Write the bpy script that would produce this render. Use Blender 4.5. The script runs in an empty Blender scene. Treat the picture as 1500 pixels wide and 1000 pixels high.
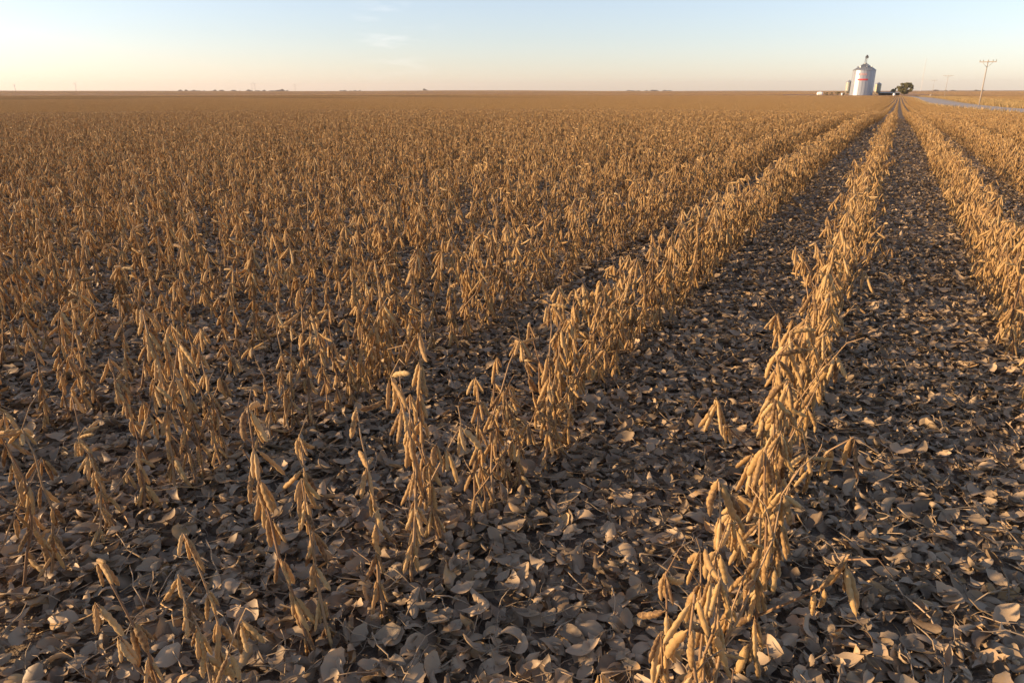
import bpy, math, random
import numpy as np
from mathutils import Matrix, Vector, Euler

random.seed(7)
RNG = np.random.default_rng(11)
R = math.radians
scene = bpy.context.scene
C = bpy.data.collections.new('place')
scene.collection.children.link(C)

# ------------------------------------------------------------------ camera
F, PW, PH = 1035.0, 1500.0, 1000.0
PITCH = math.atan(366.0 / F)
YAW = R(27.4)
EYE = 1.12
cam_data = bpy.data.cameras.new('camera')
cam = bpy.data.objects.new('camera', cam_data)
scene.collection.objects.link(cam)
cam.location = (0, 0, EYE)
cam.rotation_euler = (math.pi / 2 - PITCH, 0, YAW)
cam_data.sensor_width = 36.0
cam_data.lens = F / PW * 36.0
cam_data.clip_start = 0.02
cam_data.clip_end = 20000
scene.camera = cam

# ------------------------------------------------------------------ light
SUN_EL = R(13.0)
SUN_AZ = YAW + R(92.0)           # counter-clockwise from +Y
SUN_DIR = Vector((-math.sin(SUN_AZ) * math.cos(SUN_EL), math.cos(SUN_AZ) * math.cos(SUN_EL), math.sin(SUN_EL)))
sd = bpy.data.lights.new('sun', 'SUN')
sd.energy = 4.7
sd.angle = R(0.5)
sd.color = (1.0, 0.675, 0.37)
so = bpy.data.objects.new('sun', sd)
scene.collection.objects.link(so)
so.rotation_euler = SUN_DIR.to_track_quat('Z', 'Y').to_euler()
so.location = (-20, -5, 20)

world = bpy.data.worlds.new('World')
scene.world = world
world.use_nodes = True
wn = world.node_tree
bg = wn.nodes['Background']
sky = wn.nodes.new('ShaderNodeTexSky')
sky.sky_type = 'NISHITA'
sky.sun_disc = False
sky.sun_elevation = SUN_EL
sky.sun_rotation = -SUN_AZ
sky.altitude = 300
sky.air_density = 1.0
sky.dust_density = 0.5
sky.ozone_density = 3.0
wb = wn.nodes.new('ShaderNodeMixRGB'); wb.blend_type = 'MULTIPLY'; wb.inputs[0].default_value = 1.0
wb.inputs[2].default_value = (1.10, 0.945, 0.965, 1)      # the camera's white balance for the sky
wn.links.new(sky.outputs[0], wb.inputs[1])
hsv = wn.nodes.new('ShaderNodeHueSaturation'); hsv.inputs['Saturation'].default_value = 0.78
wn.links.new(wb.outputs[0], hsv.inputs['Color'])
# a faint wisp of cirrus, high on the left of centre
def wmath(op, a, b):
    n = wn.nodes.new('ShaderNodeMath'); n.operation = op
    for i, v in enumerate((a, b)):
        if isinstance(v, (int, float)): n.inputs[i].default_value = v
        else: wn.links.new(v, n.inputs[i])
    return n.outputs[0]


gen = wn.nodes.new('ShaderNodeTexCoord').outputs['Generated']
spot = wn.nodes.new('ShaderNodeVectorMath'); spot.operation = 'DISTANCE'
wn.links.new(gen, spot.inputs[0]); spot.inputs[1].default_value = (-0.590, 0.804, 0.070)
cn = wn.nodes.new('ShaderNodeTexNoise'); cn.inputs['Scale'].default_value = 14; cn.inputs['Detail'].default_value = 6
cm = wn.nodes.new('ShaderNodeMapping'); cm.inputs['Scale'].default_value = (1, 1, 5); cm.inputs['Rotation'].default_value = (0, 0.25, 0)
wn.links.new(gen, cm.inputs[0]); wn.links.new(cm.outputs[0], cn.inputs['Vector'])
fade = wmath('MAXIMUM', wmath('SUBTRACT', 1.0, wmath('MULTIPLY', spot.outputs['Value'], 14.0)), 0.0)
band = wmath('MAXIMUM', wmath('MULTIPLY', wmath('SUBTRACT', cn.outputs['Fac'], 0.52), 2.2), 0.0)
wisp = wn.nodes.new('ShaderNodeMixRGB'); wisp.inputs[2].default_value = (5.6, 5.4, 5.2, 1)
wn.links.new(wmath('MULTIPLY', fade, band), wisp.inputs[0]); wn.links.new(hsv.outputs[0], wisp.inputs[1])
wn.links.new(wisp.outputs[0], bg.inputs['Color'])
bg.inputs['Strength'].default_value = 0.112

scene.view_settings.view_transform = 'Standard'
scene.view_settings.look = 'None'
scene.view_settings.exposure = 1.1
scene.view_settings.gamma = 1.0
scene.render.engine = 'CYCLES'
scene.cycles.max_bounces = 6
scene.cycles.diffuse_bounces = 3
scene.cycles.glossy_bounces = 2
scene.cycles.transparent_max_bounces = 8
scene.cycles.use_denoising = True

# ------------------------------------------------------------------ pixel geometry
sY, cY, sP, cP = math.sin(YAW), math.cos(YAW), math.sin(PITCH), math.cos(PITCH)
FWD = np.array([-sY * cP, cY * cP, -sP])
RGT = np.array([cY, sY, 0.0])
UPV = np.array([-sY * sP, cY * sP, cP])
EYEP = np.array([0, 0, EYE])


def smooth(a, b, v):
    t = np.clip((v - a) / (b - a), 0, 1)
    return t * t * (3 - 2 * t)


def terrain(x, y):
    x = np.asarray(x, float); y = np.asarray(y, float)
    r = np.hypot(x, y)
    fall = 2.3 * (1 - np.exp(-np.maximum(r - 8, 0) / 130.0)) * smooth(6, 60, r)
    rise = 3.25 * smooth(480, 2100, r)
    und = smooth(250, 900, r) * (0.35 * np.sin(x / 170 + y / 260) + 0.3 * np.sin(x / 95 - y / 140 + 1.7))
    und += smooth(1500, 3000, r) * (2.4 * np.sin(x / 520 + 0.6) * np.cos(y / 610) + 1.2 * np.sin(x / 230 + y / 300))
    return -fall + rise + und


def ray(px, py):
    d = FWD * F + RGT * (px - 750) + UPV * (500 - py)
    return d / np.linalg.norm(d)


def hit(px, py, lift=0.0):
    d = ray(px, py)
    t = 0.2
    prev = t
    while t < 9000:
        p = EYEP + d * t
        if p[2] < float(terrain(p[0], p[1])) + lift:
            a, b = prev, t
            for _ in range(40):
                m = (a + b) / 2
                p = EYEP + d * m
                if p[2] < float(terrain(p[0], p[1])) + lift: b = m
                else: a = m
            return EYEP + d * b
        prev = t
        t *= 1.02
    return EYEP + d * 3000


def at(px, r):                         # the ground under horizon pixel px at distance r
    d = ray(px, 134.0); h = math.hypot(d[0], d[1])
    x, y = d[0] / h * r, d[1] / h * r
    return np.array([x, y, float(terrain(x, y))])


def ppm(p):                            # photo pixels per metre at a point
    return F / float((np.asarray(p) - EYEP) @ FWD)


def project(p):
    v = np.asarray(p, float) - EYEP
    w = v @ FWD
    return 750 + F * (v @ RGT) / w, 500 - F * (v @ UPV) / w, w


# ------------------------------------------------------------------ materials
def mat(name, rough=0.8, metallic=0.0):
    m = bpy.data.materials.new(name); m.use_nodes = True
    b = m.node_tree.nodes['Principled BSDF']
    b.inputs['Roughness'].default_value = rough
    b.inputs['Metallic'].default_value = metallic
    return m, m.node_tree, b


def ramp(nt, stops, src):
    n = nt.nodes.new('ShaderNodeValToRGB')
    el = n.color_ramp.elements
    while len(el) < len(stops): el.new(0.5)
    for e, (p, c) in zip(el, stops):
        e.position = p; e.color = (*c, 1)
    nt.links.new(src, n.inputs[0])
    return n.outputs[0]


def noise(nt, scale, detail=4, vec=None, rough=0.55):
    n = nt.nodes.new('ShaderNodeTexNoise')
    n.inputs['Scale'].default_value = scale; n.inputs['Detail'].default_value = detail
    n.inputs['Roughness'].default_value = rough
    if vec is not None: nt.links.new(vec, n.inputs['Vector'])
    return n.outputs['Fac']


def objcoord(nt, scale=None):
    t = nt.nodes.new('ShaderNodeTexCoord').outputs['Object']
    if scale is None: return t
    mp = nt.nodes.new('ShaderNodeMapping'); mp.inputs['Scale'].default_value = scale
    nt.links.new(t, mp.inputs[0]); return mp.outputs[0]


def math_node(nt, op, a, b):
    n = nt.nodes.new('ShaderNodeMath'); n.operation = op
    for i, v in enumerate((a, b)):
        if isinstance(v, (int, float)): n.inputs[i].default_value = v
        else: nt.links.new(v, n.inputs[i])
    return n.outputs[0]


def bump(nt, b, src, strength=0.3, dist=0.01):
    n = nt.nodes.new('ShaderNodeBump')
    n.inputs['Strength'].default_value = strength; n.inputs['Distance'].default_value = dist
    nt.links.new(src, n.inputs['Height']); nt.links.new(n.outputs[0], b.inputs['Normal'])


def tinted(name, stops, rough, sheen=0.0, speckle=0.35, speckle_scale=260, transl=0.0, tcol=(0.5, 0.3, 0.1)):
    """colour varies per object, per 'tint' attribute and by small mottling"""
    m, nt, b = mat(name, rough)
    info = nt.nodes.new('ShaderNodeObjectInfo').outputs['Random']
    at_ = nt.nodes.new('ShaderNodeAttribute'); at_.attribute_name = 'tint'
    s = math_node(nt, 'ADD', info, at_.outputs['Fac'])
    fr = math_node(nt, 'FRACT', s, 0.0)
    nz = noise(nt, speckle_scale, 3, objcoord(nt))
    v = math_node(nt, 'ADD', fr, math_node(nt, 'MULTIPLY', math_node(nt, 'SUBTRACT', nz, 0.5), speckle))
    col = ramp(nt, stops, v)
    sh = nt.nodes.new('ShaderNodeAttribute'); sh.attribute_type = 'INSTANCER'; sh.attribute_name = 'patch'   # darker patches and streaks of the field
    dk = nt.nodes.new('ShaderNodeMixRGB'); dk.blend_type = 'MULTIPLY'; dk.inputs[2].default_value = (0.42, 0.44, 0.42, 1)
    nt.links.new(sh.outputs['Fac'], dk.inputs[0]); nt.links.new(col, dk.inputs[1]); col = dk.outputs[0]
    nt.links.new(col, b.inputs['Base Color'])
    if sheen:
        b.inputs['Sheen Weight'].default_value = sheen
        b.inputs['Sheen Roughness'].default_value = 0.28
        b.inputs['Sheen Tint'].default_value = (1.0, 0.80, 0.5, 1)
    b.inputs['Specular IOR Level'].default_value = 0.3
    bump(nt, b, nz, 0.25, 0.002)
    if transl:
        tr = nt.nodes.new('ShaderNodeBsdfTranslucent')
        hs = nt.nodes.new('ShaderNodeMixRGB'); hs.blend_type = 'MIX'; hs.inputs[0].default_value = 0.5
        nt.links.new(col, hs.inputs[1]); hs.inputs[2].default_value = (*tcol, 1)
        nt.links.new(hs.outputs[0], tr.inputs['Color'])
        mx = nt.nodes.new('ShaderNodeMixShader'); mx.inputs[0].default_value = transl
        out = nt.nodes['Material Output']
        nt.links.new(b.outputs[0], mx.inputs[1]); nt.links.new(tr.outputs[0], mx.inputs[2])
        nt.links.new(mx.outputs[0], out.inputs['Surface'])
    return m


M_POD = tinted('soybean_pod', [(0.0, (0.14, 0.085, 0.045)), (0.18, (0.34, 0.215, 0.095)), (0.5, (0.49, 0.32, 0.135)), (0.8, (0.55, 0.37, 0.155)), (1.0, (0.55, 0.41, 0.21))],
               0.65, speckle=1.15, speckle_scale=150, sheen=1.0, transl=0.32, tcol=(0.75, 0.47, 0.14))
M_STEM = tinted('soybean_stem', [(0.0, (0.20, 0.115, 0.06)), (1.0, (0.36, 0.24, 0.13))], 0.7, sheen=0.25)
M_LEAF = tinted('fallen_leaf', [(0.0, (0.16, 0.113, 0.070)), (0.35, (0.30, 0.224, 0.140)), (0.75, (0.40, 0.302, 0.195)), (0.93, (0.46, 0.335, 0.21)), (1.0, (0.50, 0.32, 0.14))],
                0.55, speckle=0.25, speckle_scale=90, transl=0.12, tcol=(0.3, 0.16, 0.05))


def ground_mat():
    m, nt, b = mat('soil_and_crumbs', 0.95)
    oc = objcoord(nt)
    vo = nt.nodes.new('ShaderNodeTexVoronoi'); vo.inputs['Scale'].default_value = 22
    nt.links.new(oc, vo.inputs['Vector'])
    n1 = noise(nt, 40, 5, oc)
    col = ramp(nt, [(0.0, (0.09, 0.066, 0.045)), (0.5, (0.19, 0.14, 0.092)), (1.0, (0.30, 0.225, 0.15))],
               math_node(nt, 'ADD', math_node(nt, 'MULTIPLY', vo.outputs['Color'], 0.6), math_node(nt, 'MULTIPLY', n1, 0.5)))
    nt.links.new(col, b.inputs['Base Color'])
    bump(nt, b, math_node(nt, 'ADD', vo.outputs['Distance'], n1), 0.8, 0.03)
    return m


def crop_mat():
    m, nt, b = mat('ripe_crop_canopy', 0.95)
    big = noise(nt, 0.0035, 5, objcoord(nt, (1, 2.4, 1)))
    mid = noise(nt, 0.03, 5, objcoord(nt, (1, 0.4, 1)))
    fine = noise(nt, 1.3, 4, objcoord(nt, (1, 0.3, 1)))
    v = math_node(nt, 'ADD', math_node(nt, 'MULTIPLY', big, 0.75), math_node(nt, 'ADD', math_node(nt, 'MULTIPLY', mid, 0.3), math_node(nt, 'MULTIPLY', fine, 0.3)))
    col = ramp(nt, [(0.42, (0.15, 0.072, 0.028)), (0.62, (0.27, 0.14, 0.054)), (0.85, (0.36, 0.195, 0.075))], v)
    nt.links.new(col, b.inputs['Base Color'])
    bump(nt, b, fine, 1.0, 0.35)
    return m


M_SOIL = ground_mat()
M_CROP = crop_mat()


def plain(name, c1, c2, scale, rough=0.8, metallic=0.0, bm=0.2, bd=0.01, stretch=None):
    m, nt, b = mat(name, rough, metallic)
    n = noise(nt, scale, 5, objcoord(nt, stretch))
    nt.links.new(ramp(nt, [(0.3, c1), (0.7, c2)], n), b.inputs['Base Color'])
    if bm: bump(nt, b, n, bm, bd)
    return m


M_ROAD = plain('gravel_road', (0.28, 0.245, 0.22), (0.38, 0.335, 0.30), 0.6, 0.9)
M_SHOULDER = plain('road_shoulder_gravel', (0.36, 0.27, 0.16), (0.46, 0.35, 0.21), 0.4, 0.9)
M_VERGE = plain('dry_verge_grass', (0.22, 0.17, 0.055), (0.48, 0.32, 0.11), 0.10, 0.9, bm=0.6, bd=0.2, stretch=(1, 0.25, 1))
M_BLADE = tinted('verge_grass_blade', [(0.0, (0.16, 0.13, 0.055)), (0.3, (0.30, 0.21, 0.095)), (1.0, (0.42, 0.29, 0.13))], 0.8)
M_STEEL = plain('galvanised_steel', (0.32, 0.35, 0.395), (0.40, 0.43, 0.475), 0.25, 0.40, 0.35, bm=0.0, stretch=(1, 1, 0.3))
M_ROOF = plain('weathered_steel_roof', (0.30, 0.32, 0.33), (0.42, 0.43, 0.43), 0.4, 0.5, 0.6, bm=0.0)
M_RED = plain('red_sign_paint', (0.50, 0.03, 0.04), (0.58, 0.05, 0.05), 0.8, 0.5, bm=0.0)
M_PINK = plain('faded_lettering', (0.55, 0.30, 0.28), (0.62, 0.36, 0.33), 0.8, 0.6, bm=0.0)
M_WHITE = plain('white_tank_paint', (0.72, 0.72, 0.70), (0.82, 0.82, 0.80), 1.0, 0.4, bm=0.0)
M_BIN = plain('dull_bin_steel', (0.26, 0.27, 0.24), (0.36, 0.36, 0.31), 0.5, 0.6, 0.3, bm=0.0)
M_TANBIN = plain('tan_bin_steel', (0.38, 0.34, 0.24), (0.48, 0.43, 0.30), 0.5, 0.6, 0.2, bm=0.0)
M_DARK = plain('dark_weathered_metal', (0.035, 0.035, 0.04), (0.06, 0.058, 0.06), 0.6, 0.7, bm=0.0)
M_POLE = plain('weathered_pole_wood', (0.30, 0.25, 0.20), (0.40, 0.34, 0.28), 2.5, 0.85, stretch=(1, 1, 0.1))
M_MAST = plain('pale_mast_paint', (0.45, 0.45, 0.46), (0.55, 0.55, 0.56), 0.5, 0.6, bm=0.0)
M_TREE = tinted('tree_leaves', [(0.0, (0.09, 0.09, 0.032)), (0.6, (0.165, 0.15, 0.055)), (1.0, (0.24, 0.20, 0.08))], 0.7, transl=0.15, tcol=(0.12, 0.13, 0.03), speckle_scale=1.0)
M_BARK = plain('bark', (0.07, 0.055, 0.04), (0.12, 0.095, 0.07), 2.0, 0.9)
M_FARTREE = tinted('far_tree_leaves', [(0.0, (0.09, 0.085, 0.07)), (1.0, (0.15, 0.135, 0.11))], 0.8, speckle_scale=0.5)  # distance haze put into the leaf colour, paler than the trees themselves


# ------------------------------------------------------------------ mesh building
class Geo:
    """collects vertices, faces, material slots and a tint per vertex"""
    def __init__(self): self.v = []; self.f = []; self.m = []; self.t = []

    def add(self, verts, faces, mi=0, tint=0.0):
        o = len(self.v)
        self.v.extend([tuple(map(float, p)) for p in verts])
        self.f.extend([tuple(i + o for i in q) for q in faces])
        self.m.extend([mi] * len(faces)); self.t.extend([tint] * len(verts))

    def tube(self, pts, rad, sides=6, mi=0, tint=0.0, cap=True):
        pts = [np.array(p, float) for p in pts]
        if not hasattr(rad, '__len__'): rad = [rad] * len(pts)
        vs, fs = [], []
        ref = np.array([0.31, 0.87, 0.39])
        for i, p in enumerate(pts):
            d = pts[min(i + 1, len(pts) - 1)] - pts[max(i - 1, 0)]
            d /= (np.linalg.norm(d) + 1e-9)
            a = np.cross(d, ref); a /= (np.linalg.norm(a) + 1e-9); b = np.cross(d, a)
            for k in range(sides):
                q = 2 * math.pi * k / sides
                vs.append(p + rad[i] * (math.cos(q) * a + math.sin(q) * b))
        for i in range(len(pts) - 1):
            for k in range(sides):
                k2 = (k + 1) % sides
                fs.append((i * sides + k, i * sides + k2, (i + 1) * sides + k2, (i + 1) * sides + k))
        if cap:
            fs.append(tuple(range(sides))[::-1]); o = (len(pts) - 1) * sides; fs.append(tuple(range(o, o + sides)))
        self.add(vs, fs, mi, tint)

    def box(self, c, s, mi=0, rz=0.0, tint=0.0):
        cx, cy, cz = c; a, b, h = s[0] / 2, s[1] / 2, s[2] / 2
        vs = []
        for dz in (-h, h):
            for dx, dy in ((-a, -b), (a, -b), (a, b), (-a, b)):
                vs.append((cx + dx * math.cos(rz) - dy * math.sin(rz), cy + dx * math.sin(rz) + dy * math.cos(rz), cz + dz))
        self.add(vs, [(3, 2, 1, 0), (4, 5, 6, 7), (0, 1, 5, 4), (1, 2, 6, 5), (2, 3, 7, 6), (3, 0, 4, 7)], mi, tint)

    def lathe(self, prof, sides=32, mi=0, c=(0, 0, 0), cap=True):
        vs, fs = [], []
        for r_, z in prof:
            for k in range(sides):
                q = 2 * math.pi * k / sides
                vs.append((c[0] + r_ * math.cos(q), c[1] + r_ * math.sin(q), c[2] + z))
        n = len(prof)
        for i in range(n - 1):
            for k in range(sides):
                k2 = (k + 1) % sides
                fs.append((i * sides + k, i * sides + k2, (i + 1) * sides + k2, (i + 1) * sides + k))
        if cap:
            fs.append(tuple(range(sides))[::-1]); fs.append(tuple(range((n - 1) * sides, n * sides)))
        self.add(vs, fs, mi)

    def mesh(self, name, mats, smooth_=True):
        me = bpy.data.meshes.new(name)
        me.from_pydata(self.v, [], self.f)
        for m in mats: me.materials.append(m)
        me.polygons.foreach_set('material_index', self.m)
        me.polygons.foreach_set('use_smooth', [smooth_] * len(self.f))
        a = me.attributes.new('tint', 'FLOAT', 'POINT'); a.data.foreach_set('value', self.t)
        me.update()
        return me


def link(name, me, parent=None, loc=None):
    o = bpy.data.objects.new(name, me); C.objects.link(o)
    if parent is not None: o.parent = parent
    if loc is not None: o.location = loc
    return o


def tag(o, label=None, cat=None, group=None, kind=None):
    if label: o['label'] = label
    if cat: o['category'] = cat
    if group: o['group'] = group
    if kind: o['kind'] = kind
    return o


def empty(name, loc, label, cat, group=None, rz=0.0):
    o = bpy.data.objects.new(name, None); C.objects.link(o)
    o.location = tuple(map(float, loc)); o.rotation_euler = (0, 0, rz)
    o.empty_display_size = 0.1
    return tag(o, label, cat, group)


def copy_tree(o, parent=None):
    c = o.copy(); C.objects.link(c)
    if parent is not None: c.parent = parent
    for ch in o.children: copy_tree(ch, c)
    return c


# ------------------------------------------------------------------ ground
def polar_sheet(r0, r1, nr, a0, a1, na, lift, centre=False):
    rs = np.concatenate([[0.0] if centre else [], np.geomspace(r0, r1, nr)])
    an = np.linspace(a0, a1, na)
    vs, fs = [], []
    for r_ in rs:
        x = -np.sin(an) * r_; y = np.cos(an) * r_
        z = terrain(x, y) + lift
        vs += list(zip(x, y, z))
    for i in range(len(rs) - 1):
        for k in range(na - 1):
            fs.append((i * na + k, (i + 1) * na + k, (i + 1) * na + k + 1, i * na + k + 1)[::-1])
    return vs, fs


g = Geo(); g.add(*polar_sheet(0.5, 7000, 120, 0, 2 * math.pi, 181, 0.0, True))
tag(link('ground', g.mesh('ground', [M_SOIL])), kind='structure')

# road: pixel path laid on the terrain
ROADPX = [(1341, 142.2), (1353, 144.0), (1371, 147.4), (1392, 152.3), (1420, 156.6), (1460, 159.8), (1500, 162.2), (1540, 164.6)]
rp = np.array([hit(x, y, 0.3)[:2] for x, y in ROADPX])
rp = rp[np.argsort(rp[:, 1])]
# smooth the path as X(Y)
Yn = np.linspace(rp[0, 1] - 60, rp[-1, 1] + 200, 90)
cf = np.polyfit(rp[:, 1], rp[:, 0], 3)
ylo, yhi = rp[0, 1], rp[-1, 1]


def road_x(y):
    y = np.asarray(y, float)
    yc = np.clip(y, ylo, yhi)
    d = np.polyder(cf)
    return np.polyval(cf, yc) + np.polyval(d, yc) * (y - yc)


print('ROAD', rp.round(1).tolist())


def strip(off0, off1, l0, l1, n=140, ya=None, yb=None):
    ys = np.linspace(ylo - 70 if ya is None else ya, yhi + 250 if yb is None else yb, n)
    xc = road_x(ys)
    dx = np.gradient(xc, ys); ln = np.sqrt(1 + dx * dx)
    vs, fs = [], []
    for x, y, a, b in zip(xc, ys, dx, ln):
        for o_, l_ in ((off0, l0), (off1, l1)):
            px, py = x + o_ / b, y - o_ * a / b
            vs.append((px, py, float(terrain(px, py)) + l_))
    for i in range(n - 1):
        fs.append((2 * i, 2 * i + 1, 2 * i + 3, 2 * i + 2))
    return vs, fs


HALF = 2.9
g = Geo(); g.add(*strip(-HALF, HALF, 0.32, 0.32)); tag(link('road', g.mesh('road', [M_ROAD])), kind='structure')
g = Geo()
g.add(*strip(-HALF - 1.6, -HALF, 0.06, 0.318)); g.add(*strip(HALF, HALF + 3.4, 0.318, 0.06))
tag(link('road_shoulder', g.mesh('road_shoulder', [M_SHOULDER])), kind='structure')
g = Geo(); g.add(*strip(HALF + 3.4, HALF + 24, 0.056, 0.10))
tag(link('roadside_verge', g.mesh('roadside_verge', [M_VERGE])), kind='structure')


# ------------------------------------------------------------------ soybean plants
def pod_geo(L, Rw, lumps, bend, sides, rings, tint=0.0, sweep=0.0):
    """hangs from the origin along -Z, curved in XZ, flattened in Y"""
    vs, fs = [], []
    for i in range(rings + 1):
        t = i / rings
        z = -L * t
        xo = bend * L * (t * t - 0.25 * t) + sweep * L * math.sin(t * 2.6)
        neck = min(1.0, max(0.0, (t - 0.02) / 0.20)); neck = neck * neck * (3 - 2 * neck)
        tip = min(1.0, max(0.0, (1 - t) / 0.15)); tip = tip ** 0.55
        body = neck * tip
        bul = 0.865 + 0.135 * math.cos((t - 0.22) / 0.62 * lumps * 2 * math.pi - math.pi * 0.999) if 0.14 < t < 0.92 else 0.72
        r_ = max(Rw * body * bul, 0.0011 if t < 0.5 else 0.0004)
        for k in range(sides):
            q = 2 * math.pi * (k + 0.5) / sides
            vs.append((xo + r_ * math.cos(q), 0.74 * r_ * math.sin(q), z))
    for i in range(rings):
        for k in range(sides):
            k2 = (k + 1) % sides
            fs.append((i * sides + k2, i * sides + k, (i + 1) * sides + k, (i + 1) * sides + k2))
    fs.append(tuple(range(sides))); o = rings * sides; fs.append(tuple(range(o, o + sides))[::-1])
    return vs, fs


ROW0, GAP = -0.135, 0.76          # one crop row under the camera, rows 0.76 m apart
PODSPEC = []
_r = random.Random(5)
for i in range(10):
    PODSPEC.append(dict(L=_r.uniform(0.055, 0.077), Rw=_r.uniform(0.0055, 0.0069), lumps=_r.choice([2, 3, 3, 3]),
                        bend=_r.uniform(-0.05, 0.36), sweep=_r.uniform(-0.08, 0.08)))
POD_HI = []
for sp in PODSPEC:
    g = Geo(); g.add(*pod_geo(sides=10, rings=20, **sp)); POD_HI.append(g.mesh('pod', [M_POD]))
POD_MID = [pod_geo(sides=6, rings=9, **sp) for sp in PODSPEC]
POD_LOW = [pod_geo(sides=3, rings=3, **sp) for sp in PODSPEC]


def plan_plant(rnd, H, node_gap, pods, branches, bend):
    """stems: list of (points, radii); clusters: list of lists of (spec, matrix, tint)"""
    stems, clusters = [], []
    az0 = rnd.uniform(0, 6.28)
    bdir = rnd.uniform(0, 6.28)

    def axis(p0, d0, length, r0, r1, first, droop):
        n = max(3, int(length / node_gap))
        p = np.array(p0, float); d = np.array(d0, float)
        pts = [p.copy()]; rad = [r0]
        side = rnd.uniform(0, 6.28)
        for i in range(n):
            zig = 0.17 * (1 if i % 2 else -1)
            d = d + np.array([math.cos(side), math.sin(side), 0]) * zig + np.array([rnd.gauss(0, .085), rnd.gauss(0, .085), 0]) + \
                np.array([math.cos(bdir), math.sin(bdir), 0]) * droop
            d /= np.linalg.norm(d)
            p = p + d * length / n
            pts.append(p.copy()); rad.append(r0 + (r1 - r0) * (i + 1) / n)
            if i >= first:
                top = (i == n - 1)
                k = max(1, int(round(rnd.gauss(pods + (1.0 if top else 0), 0.8))))
                if not top and rnd.random() < 0.03: k = 0
                ca = side + (math.pi if i % 2 else 0) + rnd.gauss(0, 0.5)
                cl = []
                for j in range(k):
                    a = ca + j * 2.1 + rnd.gauss(0, 0.45)
                    tilt = abs(rnd.gauss(0.33, 0.15)) + (0.10 if top else 0)
                    if rnd.random() < 0.06: tilt += rnd.uniform(0.7, 1.7)
                    sc = rnd.uniform(0.72, 1.12) * (0.9 if i < first + 1 else 1)
                    # pod's -Z swings outward towards azimuth a, bending back in
                    m = Matrix.Translation(Vector(p) + Vector((math.cos(a), math.sin(a), 0)) * 0.003 + Vector((0, 0, rnd.uniform(-.012, .004)))) @ \
                        Matrix.Rotation(a, 4, 'Z') @ Matrix.Rotation(-tilt, 4, 'Y') @ Matrix.Rotation(rnd.gauss(math.pi if rnd.random() < .7 else 0, 0.6), 4, 'Z') @ Matrix.Scale(sc, 4)
                    cl.append((rnd.randrange(len(PODSPEC)), m, rnd.random()))
                if cl: clusters.append(cl)
                if rnd.random() < 0.30:           # bare leaf stalk left on the node
                    a = ca + rnd.uniform(-1, 1); l_ = rnd.uniform(0.04, 0.12)
                    e1 = p + np.array([math.cos(a) * .5, math.sin(a) * .5, .75]) * l_ * .5
                    e2 = e1 + np.array([math.cos(a) * .75, math.sin(a) * .75, rnd.uniform(-.2, .5)]) * l_ * .5
                    stems.append(([p, e1, e2], [0.0014, 0.0011, 0.0008]))
        stems.append((pts, rad))
        return pts

    main = axis((0, 0, -0.01), (rnd.gauss(0, .06), rnd.gauss(0, .06), 1), H, 0.0042, 0.0016, 0, bend)
    for b in range(branches):
        i = rnd.randrange(1, max(2, len(main) // 2))
        a = rnd.uniform(0, 6.28)
        axis(main[i], (math.cos(a) * .36, math.sin(a) * .36, 1), H * rnd.uniform(.4, .65), 0.0026, 0.0013, 1, bend * .5)
    # stand the plant so that its tip is 0.48 m straight above its foot
    t = Vector(main[-1]); q = t.rotation_difference(Vector((0, 0, 1))).to_matrix().to_4x4()
    q = Matrix.Scale(0.48 / t.length, 4) @ q
    qa = np.array(q)[:3, :3]
    stems = [([qa @ np.array(p) for p in pts], rad) for pts, rad in stems]
    out = []
    for cl in clusters:                # pods keep hanging: only their foot follows the stem
        oc = []
        for si, m, tt in cl:
            m = m.copy(); m.translation = q @ m.translation; oc.append((si, m, tt))
        out.append(oc)
    return stems, out


def stem_geo(g, stems, sides, mi, tint=0.0):
    for pts, rad in stems: g.tube(pts, rad, sides, mi, tint)


def pods_geo(g, clusters, lib, mi, fat=1.0):
    for cl in clusters:
        for si, m, t in cl:
            vs, fs = lib[si]
            a = np.array(m)
            v = np.array(vs) * fat
            g.add(v @ a[:3, :3].T + a[:3, 3], fs, mi, t)


rnd = random.Random(21)
PLANS = []          # 0-7 lean sparse plants, 8-13 bushy plants
for i in range(8): PLANS.append(plan_plant(rnd, rnd.uniform(.44, .50), .058, 3.4, (1, 0, 1, 0, 1, 1, 0, 1)[i], rnd.uniform(.0, .03)))
for i in range(6): PLANS.append(plan_plant(rnd, rnd.uniform(.44, .50), .053, 3.1, rnd.choice([1, 2, 2]), rnd.uniform(.0, .03)))

STEM_HI, STEM_MID, CLUSTER_MID, WHOLE = [], [], [], []
for st, cl in PLANS:
    g = Geo(); stem_geo(g, st, 7, 0); STEM_HI.append(g.mesh('stem', [M_STEM]))
    cms = []
    # neighbouring nodes share one cluster mesh: two nodes per cluster
    for j in range(0, len(cl), 2):
        g = Geo(); pods_geo(g, cl[j:j + 2], POD_MID, 0); cms.append(g.mesh('pod_cluster', [M_POD]))
    CLUSTER_MID.append(cms)
    g = Geo(); stem_geo(g, st, 4, 0); STEM_MID.append(g.mesh('stem', [M_STEM]))
    g = Geo(); stem_geo(g, st, 4, 1); pods_geo(g, cl, POD_MID, 0); WHOLE.append(g)


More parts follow.
